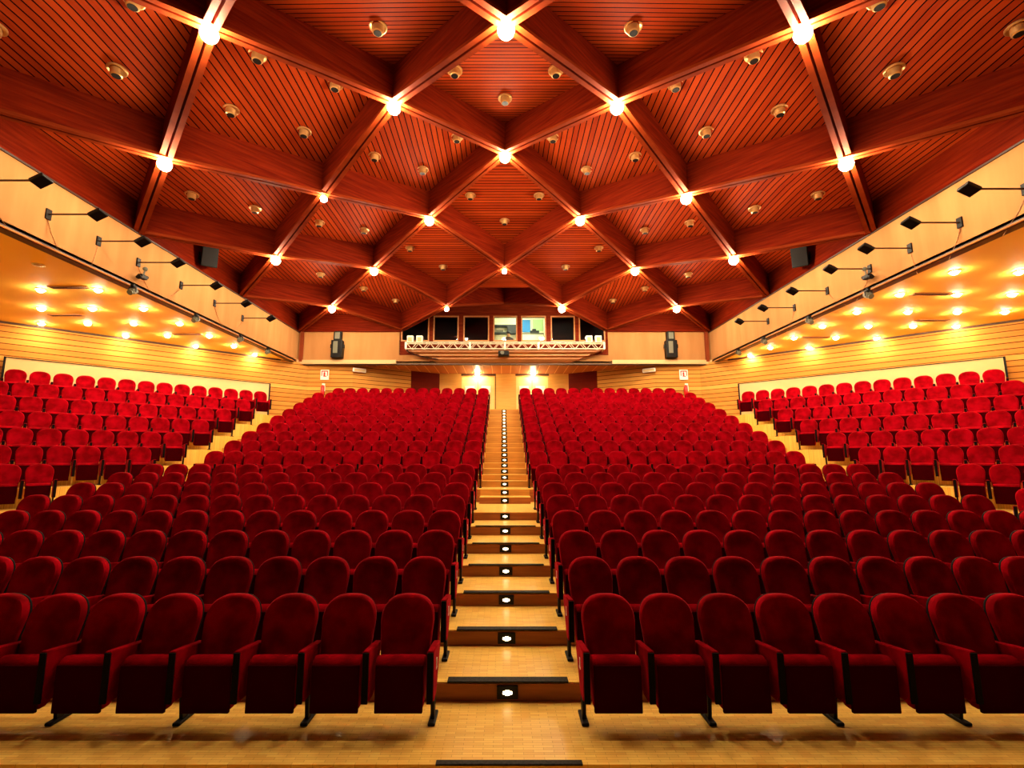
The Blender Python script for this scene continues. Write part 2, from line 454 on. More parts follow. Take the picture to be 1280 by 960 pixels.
# ------------------------------------------------------------------ ceiling
A, Z0, B = 2.35, 6.815, 2.491
EX = {(0, 0): 6.70, (0, 4): 6.63, (1, 5): 6.0, (0, 6): 6.93, (1, -1): 6.0, (2, 6): 5.63, (0, -2): 6.0, (2, -2): 6.63}
def nh(k, n):
    k = abs(k); return EX.get((k, n), [7.80, 7.29, 6.63, 6.0, 5.57][k])
def node(k, n, dz=.12): return Vector(W(XC+A*k, Z0+B*n, nh(k, n)+dz))
NMIN, NMAX = -2, 6
ceil = MB()
ceil.box(XC-9.6, XC+9.6, -1.5, ZF+.3, 9.4+ZC, 9.5+ZC)
ceiling = ceil.build('ceiling', 'deck'); tag(ceiling, kind='structure')
for k in range(-4, 5):
    for n in range(NMIN, NMAX+1):
        if (k+n) % 2 == 0: continue
        Vn = [(k, n-1), (k+1, n), (k, n+1), (k-1, n)]
        Vn = [q for q in Vn if abs(q[0]) <= 4 and NMIN <= q[1] <= NMAX]
        if len(Vn) < 3: continue
        P = [node(*q, dz=.92) for q in Vn]
        mb = MB(); vs = P+[p+Vector((0, 0, .04)) for p in P]
        if len(P) == 4: mb.add(vs, [(0, 1, 3), (1, 2, 3), (4, 7, 5), (5, 7, 6)])
        else: mb.add(vs, [(0, 1, 2), (3, 5, 4)])
        across = (k == 0) or (abs(k) == 1 and n in (0, 4, 6, -2))
        mb.build('slatted_panel', 'slat_x' if across else 'slat_y', ceiling)
DEP = .86
def beam(a, b, lip=True):
    d = b-a; h = Vector((d.x, d.y, 0)).normalized(); p = Vector((-h.y, h.x, 0))
    mb = MB(); up = Vector((0, 0, DEP))
    for s_ in (-1, 1):
        o1, o2 = p*(.022*s_), p*(.105*s_)
        ring = [a+o1, a+o2, a+o2+up, a+o1+up]
        mb.mat(0).prism(ring, d)
        l1, l2 = p*(.105*s_), p*(.118*s_)
        mb.mat(1).prism([a+l1+Vector((0, 0, -.012)), a+l2+Vector((0, 0, -.012)), a+l2+Vector((0, 0, .05)), a+l1+Vector((0, 0, .05))], d)
        mb.mat(1).prism([a+o1+Vector((0, 0, -.012)), a+o2+Vector((0, 0, -.012)), a+o2, a+o1], d)
    mb.mat(0).prism([a+p*-.022+Vector((0, 0, .25)), a+p*.022+Vector((0, 0, .25)), a+p*.022+up, a-p*.022+up], d)
    return mb.build('roof_beam', ['beam', 'beam_edge'], ceiling)
for k in range(-4, 5):
    for n in range(NMIN, NMAX+1):
        if (k+n) % 2: continue
        for dk in (-1, 1):
            if abs(k+dk) <= 4 and n+1 <= NMAX: beam(node(k, n), node(k+dk, n+1))
# perimeter beams along side walls and back wall
for sg in (-1, 1):
    mb = MB(); x0 = XC+sg*9.4; x1 = XC+sg*9.55
    mb.mat(0).box(min(x0, x1), max(x0, x1), -1.5, ZF, 5.69+ZC, 6.95+ZC)
    mb.mat(1).box(min(x0-sg*.03, x0), max(x0-sg*.03, x0), -1.5, ZF, 5.66+ZC, 5.70+ZC)
    mb.build('perimeter_beam', ['beam', 'darktrim'], ceiling)
    mb = MB(); xs = sorted((XC+sg*4.7, XC+sg*9.5))
    mb.box(xs[0], xs[1], ZF-.1, ZF+.05, 5.70+ZC, 7.2+ZC); mb.build('perimeter_beam', 'beam', ceiling)
    # soffit over the side seats
    mb = MB(); q = [(9.4, -1.5), (9.4, 21.6), (17.6, 13.4), (17.6, -1.5)]
    mb.prism([(XC+sg*a, b, 4.28+ZC) for a, b in q], (0, 0, .1)); mb.build('side_soffit', 'soffit', ceiling)
mb = MB(); mb.box(XC-9.6, XC+9.6, ZF, ZR+.3, 4.25+ZC, 4.33+ZC); mb.build('recess_ceiling', 'recess', ceiling)

# pendant lamps at the beam crossings
def mk(name, mb, mats, smooth=True): return mb.mesh(name, mats, smooth)
g = MB().sphere((0, 0, 0), .135, 12, 8); G1 = g.mesh('globe', 'bulb', True)
g = MB().sphere((0, 0, 0), .085, 12, 8); G2 = g.mesh('globe', 'bulb_dim', True)
g = MB().lathe([(.03, .13), (.065, .13), (.065, .10), (.05, .085)], 12); HOLD = g.mesh('lamp_holder', 'black', True)
dim = {(-2, 2), (0, 4), (-1, 5)}
colname = {0: 'on the centre line', 1: 'first column %s of centre', 2: 'second column %s of centre', 3: 'outermost column on the %s'}
for k in range(-3, 4):
    ns = [n for n in range(0, 6) if (k+n) % 2 == 0]
    for i, n in enumerate(ns):
        side = 'left' if k < 0 else 'right'
        c = colname[abs(k)]; c = c % side if '%' in c else c
        r = empty('pendant_lamp', W(XC+A*k, Z0+B*n, nh(k, n)))
        near = ['nearest', 'middle', 'farthest'][i] if len(ns) == 3 else ORD[i]
        isd = (k, n) in dim
        tag(r, ('dim small' if isd else 'bright white')+' globe lamp at a beam crossing, %s %s' % (near, c), 'ceiling lamp', 'globe lamps at the roof beam crossings')
        for nm, me_ in (('globe', G2 if isd else G1), ('lamp_holder', HOLD)):
            o = bpy.data.objects.new(nm, me_); COL.objects.link(o); o.parent = r

# brass can lights in the coffers
CANS = [(-3,0,'F'),(-3,0,'L'),(-3,0,'R'),(-3,2,'F'),(-3,2,'L'),(-3,4,'F'),(-2,1,'F'),(-2,1,'L'),(-2,1,'N'),(-2,1,'R'),(-2,3,'F'),(-2,3,'L'),(-2,5,'F'),(-2,5,'L'),(-1,0,'F'),(-1,2,'F'),(-1,2,'L'),(-1,2,'R'),(-1,4,'F'),(-1,4,'L'),(0,1,'F'),(0,1,'L'),(0,1,'R'),(0,3,'F'),(0,3,'L'),(0,3,'R'),(0,5,'L'),(0,5,'R'),(1,0,'F'),(1,2,'F'),(1,2,'L'),(1,2,'R'),(1,4,'F'),(1,4,'R'),(2,1,'F'),(2,1,'L'),(2,1,'N'),(2,1,'R'),(2,3,'F'),(2,3,'R'),(2,5,'F'),(2,5,'R'),(3,0,'F'),(3,0,'L'),(3,0,'R'),(3,2,'F'),(3,2,'R'),(3,4,'F')]
c1 = MB().lathe([(.105, .015), (.165, .015), (.165, -.012), (.15, -.016), (.112, .0), (.105, .015)], 20).mesh('rim', 'brass', True)
c2 = MB().lathe([(.098, .03), (.104, -.04), (.098, -.115), (.078, -.13)], 20).mesh('can', 'brass', True)
c3 = MB().lathe([(.076, -.128), (.074, -.134), (.002, -.134)], 20).mesh('baffle', 'black', True)
for k, n, w in CANS:
    dx, dy = {'L': (-1.08, 0), 'R': (1.08, 0), 'F': (0, 1.09), 'N': (0, -1.09)}[w]
    hc = {'L': nh(k-1, n), 'R': nh(k+1, n) if k < 4 else 0, 'F': nh(k, n+1), 'N': nh(k, n-1)}[w]
    q = [nh(k, n-1), nh(k, n+1)] if (k == 0) else [nh(k-1, n), nh(k+1, n)]
    mid = sum(q)/2
    f = 1.08/A if w in 'LR' else 1.09/B
    u = mid+(hc-mid)*f+.92
    if k == 0 and w in 'LR': u = mid+(hc-mid)*f+.92
    r = empty('can_light', W(XC+A*k+dx, Z0+B*n+dy, u-.02))
    side = 'left' if k < 0 else 'right'
    col = 'the centre column' if k == 0 else '%s column %s of centre' % (ORD[abs(k)-1], side)
    pos = {'L': 'left', 'R': 'right', 'F': 'far', 'N': 'near'}[w]
    tag(r, 'brass can light, %s one in %s coffer of %s' % (pos, ORD[n//2], col), 'can light', 'brass can lights in the slatted coffers')
    for nm, me_ in (('rim', c1), ('can', c2), ('baffle', c3)):
        o = bpy.data.objects.new(nm, me_); COL.objects.link(o); o.parent = r

# ------------------------------------------------------------------ walls
for sg, side in ((-1, 'left'), (1, 'right')):
    P = [(17.6, 13.4), (9.82, 21.15), (8.95, 21.98), (6.96, 22.15), (4.6, 23.8), (3.3, ZR)]
    mb = MB()
    for i in range(len(P)-1):
        a, b = P[i], P[i+1]
        t = Vector((b[0]-a[0], b[1]-a[1], 0)).normalized(); nrm = Vector((sg*-t.y*-1, 0, 0))
        off = .12
        mb.mat(0 if i < 4 else 1)
        ring = [(XC+sg*a[0], a[1], 0), (XC+sg*b[0], b[1], 0), (XC+sg*(b[0]), b[1]+off, 0), (XC+sg*a[0], a[1]+off, 0)]
        mb.prism([(p[0], p[1], -1.2+ZC) for p in ring], (0, 0, 5.5 if i < 1 else 5.46))
    w = mb.build('wall_'+side, ['wall', 'wall_red']); tag(w, kind='structure')
    # beige upper fascia, its dark edge and the pipe rail below
    mb = MB(); xs = sorted((XC+sg*9.4, XC+sg*9.55)); mb.box(xs[0], xs[1], -1.5, ZF, 4.28+ZC, 5.69+ZC); w0 = w; w = mb.build('trim_%d' % (1 if sg < 0 else 2), 'beige'); tag(w, kind='structure')
    mb = MB(); xs = sorted((XC+sg*9.36, XC+sg*9.57)); mb.box(xs[0], xs[1], -1.5, 21.4, 4.215+ZC, 4.30+ZC); mb.build('fascia_edge', 'darktrim', w)
    mb = MB(); mb.tube([W(XC+sg*9.33, -1.5, 4.24), W(XC+sg*9.33, 21.3, 4.24)], .022, 8); mb.build('pipe_rail', 'skirt', w)
    mb = MB(); mb.prism([W(XC+sg*9.85, 21.02, 4.22), W(XC+sg*17.6, 13.30, 4.22), W(XC+sg*17.6, 13.38, 4.22), W(XC+sg*9.85, 21.12, 4.22)], (0, 0, .07)); mb.build('wall_top_trim', 'darktrim', w0)
    # cream panel behind the highest side row
    p = empty('acoustic_panel', W(XC+sg*13, 17.9, 2.4)); tag(p, 'long cream panel with thin black frame on the %s wood wall' % side, 'wall panel')
    Wd = 30.82
    def pt(ax, u, o=0): return Vector(W(XC+sg*(ax-o*.707), Wd-ax-o*.707, u))-Vector(W(XC+sg*13, 17.9, 2.4))
    mb = MB(); a0, a1, u0, u1 = 10.1, 15.72, 1.75, 3.12
    dn = Vector((-sg*.707, -.707, 0))
    mb.prism([pt(a0, u0), pt(a1, u0), pt(a1, u1), pt(a0, u1)], dn*.03); mb.build('panel_board', 'cream', p)
    mb = MB()
    for (b0, b1, c0, c1_) in ((a0-.03, a1+.03, u1, u1+.03), (a0-.04, a0, u0, u1+.03), (a1, a1+.04, u0, u1+.03)):
        mb.prism([pt(b0, c0), pt(b1, c0), pt(b1, c1_), pt(b0, c1_)], dn*.045)
    mb.build('panel_frame', 'black', p)
    # corner pipe and column
    mb = MB(); mb.box(*sorted((XC+sg*9.30, XC+sg*9.16)), ZF-.12, ZF, 4.3+ZC, 5.69+ZC); c = mb.build('corner_post', 'pipe'); tag(c, 'dark red boxed post in the %s rear corner of the fascia' % side, 'post')
    c.parent = w; del c['label']; del c['category']

# back wall: beige fascia, booth wall, recess wall
mb = MB()
for sg in (-1, 1):
    xs = sorted((XC+sg*4.75, XC+sg*9.5)); mb.mat(0).box(xs[0], xs[1], ZF, ZF+.12, 4.23+ZC, 5.70+ZC)
mb.mat(0).box(XC-4.75, XC+4.75, ZF, ZF+.12, 4.23+ZC, 4.62+ZC)
wb = mb.build('wall_back', 'beige'); tag(wb, kind='structure')
for sg in (-1, 1):
    m2 = MB(); xs = sorted((XC+sg*4.9, XC+sg*9.4)); m2.box(xs[0], xs[1], ZF-.10, ZF, 4.20+ZC, 4.38+ZC); q = m2.build('trim_%d' % (4 if sg < 0 else 5), 'cream'); tag(q, kind='structure')
m2 = MB(); m2.box(XC-9.4, XC+9.4, ZF-.02, ZF+.14, 4.17+ZC, 4.23+ZC); m2.build('fascia_edge', 'darktrim', wb)
# booth front: sill, header, posts
WIN = [(-4.62, -3.45), (-3.15, -2.10), (-1.77, -.70), (-.40, .59), (.88, 1.91), (2.24, 3.24), (3.53, 4.62)]
m2 = MB(); m2.box(-4.75, 4.8, ZF, ZF+.12, 4.62+ZC, 5.31+ZC); m2.box(-4.75, 4.8, ZF, ZF+.12, 6.40+ZC, 9.4+ZC)
xs = [-4.75]+[v for w_ in WIN for v in w_]+[4.8]
for i in range(0, len(xs), 2): m2.box(xs[i], xs[i+1], ZF, ZF+.12, 5.31+ZC, 6.40+ZC)
q = m2.build('wall_booth_front', 'redwood'); tag(q, kind='structure')
for i, (a, b) in enumerate(WIN):
    m2 = MB(); t = .055
    for q in ((a-t, b+t, 5.31-t, 5.31), (a-t, b+t, 6.40, 6.40+t), (a-t, a, 5.31, 6.40), (b, b+t, 5.31, 6.40)):
        m2.box(q[0], q[1], ZF-.05, ZF+.01, q[2]+ZC, q[3]+ZC)
    wf = m2.build('window_%d' % (i+1), 'skirt'); tag(wf, kind='structure')
    m2 = MB(); m2.box(a, b, ZF+.03, ZF+.036, 5.31+ZC, 6.40+ZC); m2.build('pane', 'glass', wf)
# booth rooms
m2 = MB()
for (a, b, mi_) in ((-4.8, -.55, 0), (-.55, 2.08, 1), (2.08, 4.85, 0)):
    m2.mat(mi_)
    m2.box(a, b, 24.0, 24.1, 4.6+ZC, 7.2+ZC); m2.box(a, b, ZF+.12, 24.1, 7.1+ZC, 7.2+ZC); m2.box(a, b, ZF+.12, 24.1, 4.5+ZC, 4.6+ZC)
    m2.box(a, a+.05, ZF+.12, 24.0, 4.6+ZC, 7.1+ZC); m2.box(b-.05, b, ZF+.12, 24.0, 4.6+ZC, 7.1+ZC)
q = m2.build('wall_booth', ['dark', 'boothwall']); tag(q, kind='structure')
m2 = MB(); m2.bbox(.2, 1.3, 22.6, 22.9, 7.02+ZC, 7.09+ZC, .02); o = m2.build('strip_light', 'roomlamp'); tag(o, 'lit strip light on the control booth ceiling', 'ceiling lamp')
# curved skirt under the booth
prof = [(0, 4.24), (-.10, 4.30), (-.22, 4.40), (-.22, 4.46), (-.36, 4.52), (-.36, 4.58), (-.50, 4.66), (-.50, 4.76), (0, 4.76)]
m2 = MB(); n = len(prof)
L = [(-4.35+1.4*max(0, (4.76-u)/.5), ZF+dy, u) for dy, u in prof]; R = [(4.45-1.4*max(0, (4.76-u)/.5), ZF+dy, u) for dy, u in prof]
m2.add([W(*p) for p in L+R], [list(range(n)), list(range(2*n-1, n-1, -1))]+[(i, (i+1) % n, n+(i+1) % n, n+i) for i in range(n)])
sk = m2.build('trim_3', 'skirt'); tag(sk, kind='structure')
# recess rear wall
m2 = MB(); m2.mat(0).box(XC-3.35, XC-2.2, ZR, ZR+.12, 1.9+ZC, 4.25+ZC); m2.box(XC+2.3, XC+3.35, ZR, ZR+.12, 1.9+ZC, 4.25+ZC); m2.box(XC-.42, XC+.58, ZR, ZR+.12, 1.9+ZC, 4.25+ZC)
m2.mat(1).box(XC-2.2, XC-.42, ZR+.02, ZR+.12, 4.12+ZC, 4.25+ZC).box(XC+.58, XC+2.3, ZR+.02, ZR+.12, 4.12+ZC, 4.25+ZC)
q = m2.build('wall_rear', ['yellowwood', 'darktrim']); tag(q, kind='structure')
for i, (a, b) in enumerate(((-2.17, -.41), (.61, 2.34))):
    m2 = MB(); m2.box(a-.0, b, ZR+.04, ZR+.10, 2.12+ZC, 4.14+ZC); d = m2.build('door_%d' % (i+1), 'door'); tag(d, kind='structure')
    m2 = MB(); t = .05; m2.box(a, a+t, ZR-.01, ZR+.05, 2.12+ZC, 4.14+ZC).box(b-t, b, ZR-.01, ZR+.05, 2.12+ZC, 4.14+ZC).box(a, b, ZR-.01, ZR+.05, 4.09+ZC, 4.14+ZC).box((a+b)/2-.02, (a+b)/2+.02, ZR+.0, ZR+.05, 2.12+ZC, 4.1+ZC); m2.build('door_frame', 'yellowwood', d)
    for s_ in (-1, 1):
        xc = (a+b)/2+s_*.42; m2 = MB(); m2.bbox(xc-.24, xc+.24, ZR+.0, ZR+.045, 3.28+ZC, 3.62+ZC, .01); q = m2.build('door_reflection', 'white', d)  # white blocks paint in the bright reflections on the door leaves
    x = -1.31 if i == 0 else 1.51
    r = empty('door_lamp', W(x, ZR-.35, 4.25)); tag(r, 'glaring lamp above the %s rear door' % ('left' if i == 0 else 'right'), 'lamp')
    m2 = MB().lathe([(.13, 0), (.13, -.03), (.10, -.04)], 16); m2.build('base_ring', 'alu', r, smooth=True)
    m2 = MB().lathe([(.105, -.03), (.11, -.07), (.07, -.13), (.001, -.15)], 16); m2.build('glass_dome', 'doorlamp', r, smooth=True)

# ------------------------------------------------------------------ soffit lamps and grilles
d1 = MB().lathe([(.115, 0), (.115, -.02), (.085, -.025), (.08, 0)], 16).mesh('ring', 'alu', True)
d2 = MB().lathe([(.078, -.01), (.07, -.05), (.035, -.075), (.001, -.08)], 14).mesh('lamp', 'spotlamp', True)
d3 = MB().lathe([(.078, -.01), (.07, -.03), (.035, -.04), (.001, -.04)], 14).mesh('lamp', 'cream', True)
GL = {-1: [10.42, 11.9, 13.38, 14.87], 1: [10.75, 12.3, 13.8, 15.25]}
GZ = {-1: [12.05+1.6*i for i in range(6)], 1: [11.1+1.62*i for i in range(7)]}
LIM = {-1: 30.6, 1: 31.65}
for sg, side in ((-1, 'left'), (1, 'right')):
    for ci, ax in enumerate(GL[sg]):
        zs = [z for z in GZ[sg] if z+ax < LIM[sg] and inview(XC+sg*ax, z, 4.28, 5)]
        for zi, z in enumerate(reversed(zs)):
            axx, zz = (ax*.975, z*.975) if sg > 0 else (ax, z)
            r = empty('soffit_downlight', W(sg*axx, zz, 4.28))
            tag(r, 'lit downlight in the %s soffit, %s from the back, %s line from fascia' % (side, ORD[zi], ORD[ci]), 'downlight', 'downlights in the %s soffit' % side)
            for nm, me_ in (('ring', d1), ('lamp', d2)):
                o = bpy.data.objects.new(nm, me_); COL.objects.link(o); o.parent = r
    if sg < 0:
        r = empty('soffit_downlight', W(-10.42, 10.42, 4.28)); tag(r, 'unlit round downlight near the left edge of the left soffit', 'downlight', 'downlights in the left soffit')
        for nm, me_ in (('ring', d1), ('lamp', d3)):
            o = bpy.data.objects.new(nm, me_); COL.objects.link(o); o.parent = r
VENT = [(-11.01, 11.89, 'left', 'nearest'), (-13.25, 14.33, 'left', 'middle'), (-11.07, 16.64, 'left', 'farthest'), (11.3, 12.4, 'right', 'nearest'), (13.5, 14.9, 'right', 'middle'), (11.2, 17.1, 'right', 'farthest')]
for x, yv, side, wh in VENT:
    r = empty('air_grille', W(x, yv, 4.28)); tag(r, '%s slatted air grille in the %s soffit' % (wh, side), 'air grille', 'air grilles in the soffits')
    mb = MB(); mb.box(-.5, .5, -.09, -.07, -.02, 0).box(-.5, .5, .07, .09, -.02, 0).box(-.5, -.48, -.09, .09, -.02, 0).box(.48, .5, -.09, .09, -.02, 0); mb.build('frame', 'skirt', r)
    mb = MB()
    for i in range(16): mb.box(-.47+.0613*i, -.455+.0613*i, -.07, .07, -.016, 0)
    mb.build('slats', 'darktrim', r)

# ------------------------------------------------------------------ fixtures on the fascia
def lamp_head(mb, sg):
    # body tapering towards the open side, tilted down to the stage
    T = Matrix.Translation((-sg*1.05, -.02, -.02)) @ Matrix.Rotation(math.radians(28*sg), 4, 'Y') @ Matrix.Rotation(math.radians(-12), 4, 'X')
    vs = [(-.09, -.16, -.07), (.09, -.16, -.07), (.09, .12, -.07), (-.09, .12, -.07), (-.17, -.24, -.0), (.17, -.24, .0), (.13, .16, .07), (-.13, .16, .07)]
    mb.bbox(-.13, .13, -.11, .11, -.035, .04, .015, T)
    mb.bbox(-.08, .08, -.08, .08, .035, .085, .02, T)
    return mb
for sg, side, u, zs in ((-1, 'left', 4.94, [8.15, 9.39, 10.65, 11.89, 13.57, 15.23, 16.94]), (1, 'right', 4.80, [8.19, 9.47, 10.72, 11.97, 13.64, 15.26, 16.85])):
    for i, z in enumerate(zs):
        r = empty('bracket_floodlight', W(XC+sg*9.4, z, u))
        tag(r, 'black floodlight on a horizontal arm, %s from the front on the %s fascia' % (ORD[i], side), 'floodlight', 'floodlights on the %s fascia' % side)
        mb = MB(); mb.bbox(*sorted((0, -sg*.035)), -.06, .06, -.11, .11, .008); mb.build('wall_plate', 'black', r)
        mb = MB(); mb.tube([(-sg*.02, 0, 0), (-sg*.93, 0, 0)], .018, 8); mb.build('arm', 'darktrim', r, smooth=True)
        mb = lamp_head(MB(), sg); h = mb.build('lamp_head', 'black', r)
        T = Matrix.Translation((-sg*1.05, -.02, -.02)) @ Matrix.Rotation(math.radians(28*sg), 4, 'Y') @ Matrix.Rotation(math.radians(-12), 4, 'X')
        mb = MB(); mb.box(-.11, .11, -.09, .09, -.040, -.034, T); mb.build('front_glass', 'shell', h)
        mb = MB(); e = [.5, .35, -.1, .6, -.7, .55, -.5][i]
        mb.tube([(-sg*.012, 0, -.1), (-sg*.01, e*.35, -.35), (-sg*.008, e, -.66)], .006, 5); mb.build('cable', 'skirt', r)
def small_spot(x, yv, u, label, T0=0):
    r = empty('clamp_spotlight', W(x, yv, u), T0); tag(r, label, 'spotlight', 'small spotlights clamped to the soffit rails')
    mb = MB(); mb.tube([(0, 0, .12), (0, 0, .0)], .018, 6); mb.bbox(-.04, .04, -.04, .04, .08, .15, .01); mb.build('clamp', 'black', r)
    T = Matrix.Rotation(math.radians(35), 4, 'X')
    mb = MB(); mb.bbox(-.07, .07, -.07, .10, -.09, .04, .02, T); mb.tube([(0, -.07, -.025), (0, -.12, -.025)], [.06, .07], 12, T); mb.build('body', 'grey', r)
    mb = MB(); mb.box(-.09, -.08, -.015, .015, -.05, .08).box(.08, .09, -.015, .015, -.05, .08).box(-.09, .09, -.015, .015, .07, .08); mb.build('yoke', 'black', r)
for sg, side, zs in ((-1, 'left', [11.6, 14.1, 16.6, 18.6]), (1, 'right', [11.9, 14.3, 16.9, 18.8])):
    for i, z in enumerate(zs):
        small_spot(XC+sg*9.22, z, 4.10, 'small spotlight clamped below the %s fascia, %s from the front' % (side, ORD[i]))
    # moving head standing off the fascia
    z = 11.9
    r = empty('moving_head_light', W(XC+sg*9.4, z, 4.56)); tag(r, 'small black jointed stage light mounted on the %s fascia' % side, 'stage light')
    mb = MB(); mb.tube([(0, 0, 0), (-sg*.14, 0, 0)], .03, 8); mb.bbox(*sorted((-sg*.10, -sg*.22)), -.10, .10, -.06, .05, .015); mb.build('base', 'black', r)
    mb = MB(); mb.tube([(-sg*.16, -.14, -.05), (-sg*.16, .16, .04)], [.06, .04], 10); mb.build('barrel', 'black', r)
    mb = MB(); mb.tube([(-sg*.16, .02, .02), (-sg*.16, .05, .20)], .02, 8); mb.sphere((-sg*.16, .06, .23), .06, 10, 6); mb.build('joint', 'grey', r)
    # black speaker box on the perimeter beam
    r = empty('wall_speaker', W(XC+sg*9.1, 14.3, 6.15)); tag(r, 'black box speaker hung on the red beam above the %s fascia' % side, 'speaker')
    T = Matrix.Rotation(-sg*math.radians(35), 4, 'Z') @ Matrix.Rotation(math.radians(18), 4, 'X')
    mb = MB(); mb.bbox(-.22, .22, -.18, .18, -.33, .33, .02, T); b_ = mb.build('cabinet', 'black', r)
    mb = MB(); mb.box(-.20, .20, -.192, -.18, -.31, .31, T); mb.build('grille', 'dark', b_)
    mb = MB(); mb.tube([(sg*.30, .05, 0), (0, 0, 0)], .03, 8); mb.box(*sorted((sg*.28, sg*.30)), -.06, .16, -.12, .12); mb.build('bracket', 'black', r)
    # speaker stack on the rear fascia
    r = empty('tall_speaker', W(XC+sg*7.55, ZF, 4.45)); tag(r, 'tall black speaker stack on the rear fascia, %s side' % side, 'speaker')
    mb = MB(); mb.bbox(-.25, .25, -.34, -.04, 0, .80, .02); b_ = mb.build('lower_cabinet', 'black', r)
    mb = MB(); mb.bbox(-.17, .17, -.30, -.06, .80, 1.22, .02); b2 = mb.build('upper_cabinet', 'black', r)
    mb = MB(); mb.bbox(-.15, .05, -.36, -.33, .20, .74, .01); mb.build('horn_panel', 'grey', b_)
    mb = MB(); mb.bbox(-.11, .11, -.315, -.295, .86, 1.16, .01); mb.build('grille', 'grey', b2)
    mb = MB(); mb.box(-.05, .05, -.06, 0, .3, .9); mb.box(.25, .31, -.25, -.15, .45, .62).box(-.31, -.25, -.25, -.15, .45, .62); mb.build('bracket', 'black', r)
    # wall signs, emergency light, extinguisher
    wz = 22.03
    r = empty('wall_sign', W(XC+sg*8.2, wz-.03, 3.75)); tag(r, 'square white and red extinguisher sign on the rear wood wall, %s side' % side, 'sign')
    mb = MB(); mb.bbox(-.19, .19, -.03, 0, -.24, .22, .008); b_ = mb.build('sign_plate', 'white', r)
    mb = MB(); mb.box(-.15, .15, -.034, -.03, .13, .18).box(-.15, -.11, -.034, -.03, -.06, .18).box(.11, .15, -.034, -.03, -.06, .18).box(-.05, .03, -.034, -.03, -.1, .1).box(-.02, .0, -.034, -.03, .1, .14).box(.03, .09, -.034, -.03, -.1, -.06); mb.build('pictogram', 'red', b_)
    r = empty('emergency_light', W(XC+sg*6.72, 22.12+.1, 3.98), sg*-PI/5.1); tag(r, 'white oblong emergency light on the rear wall, %s side' % side, 'emergency light')
    mb = MB(); mb.bbox(-.30, .30, -.12, 0, -.09, .09, .03); b_ = mb.build('body', 'white', r)
    mb = MB(); mb.bbox(-.26, .26, -.14, -.11, -.06, .05, .02); mb.build('diffuser', 'cream', b_)
    r = empty('fire_extinguisher', W(XC+sg*8.22, 21.98, 2.72)); tag(r, 'red fire extinguisher hung below the sign on the %s rear wall' % side, 'fire extinguisher')
    mb = MB().lathe([(.07, 0), (.085, .02), (.085, .42), (.06, .48), (.025, .51), (.025, .54)], 16, Matrix.Translation((0, -.11, 0))); mb.build('cylinder', 'red', r, smooth=True)
    mb = MB().bbox(-.03, .10, -.14, -.08, .53, .60, .01).tube([(.03, -.11, .55), (.10, -.12, .50), (.11, -.12, .25)], .014, 6); mb.build('valve', 'white', r)
    mb = MB().box(-.05, .05, -.03, .04, .1, .4); mb.build('bracket', 'black', r)
    # white boxes beside the booth ends
    for i in range(2):
        x = sg*(4.20-i*.42)+(.0 if sg < 0 else .1)
        r = empty('white_speaker', W(x, ZF-.25, 5.11)); tag(r, 'small white square box at the %s booth end, %s' % (side, 'outer one' if i == 0 else 'inner one'), 'speaker', 'white boxes at the booth ends')
        mb = MB().bbox(-.14, .14, -.12, .12, .0, .34, .02); b_ = mb.build('case', 'white', r)
        mb = MB().bbox(-.09, .09, -.13, -.115, .06, .26, .01); mb.build('front_panel', 'cream', b_)

# ------------------------------------------------------------------ booth details
r = empty('lattice_truss', W(.07, ZF-.45, 4.93)); tag(r, 'long aluminium lattice truss along the front of the control booth', 'truss')
mb = MB(); x0, x1, hh = -4.40, 4.42, .15
for yy in (-.15, .15):
    for zz in (-hh, hh): mb.tube([(x0, yy, zz), (x1, yy, zz)], .026, 6)
mb.build('chords', 'alu', r, smooth=True)
mb = MB(); nseg = 34
for i in range(nseg):
    a = x0+(x1-x0)*i/nseg; b = x0+(x1-x0)*(i+1)/nseg; up = 1 if i % 2 else -1
    for yy in (-.15, .15): mb.tube([(a, yy, -hh*up), (b, yy, hh*up)], .014, 5)
    mb.tube([(a, -.15*up, hh), (b, .15*up, hh)], .012, 5)
mb.build('lacing', 'alu', r)
for xx in (x0, -1.55, 0, 1.5, x1):
    mb = MB()
    mb.box(xx-.045, xx+.045, -.172, -.16, -hh, hh).box(xx-.03, xx+.03, -.165, .44, -hh-.035, -hh-.015)
    mb.build('bracket', 'alu', r)
mb = MB()
mb.tube([(x0, -.15, -hh), (x0+.15, -.1, -hh-.16), (x0+.6, .1, -hh-.28), (x0+1.4, .25, -hh-.4)], .02, 6)
mb.build('hanging_cable', 'black', r)
r = empty('projector', W(0.02, ZF-.45, 4.61)); tag(r, 'black projector slung under the middle of the truss', 'projector')
mb = MB().bbox(-.24, .24, -.2, .2, -.14, .08, .03); b_ = mb.build('body', 'black', r)
mb = MB().tube([(-.06, -.2, -.03), (-.06, -.30, -.03)], [.075, .085], 12); mb.build('lens', 'grey', b_)
mb = MB().box(-.10, -.07, -.03, .03, .06, .15).box(.07, .10, -.03, .03, .06, .15); mb.build('hanger', 'alu', r)
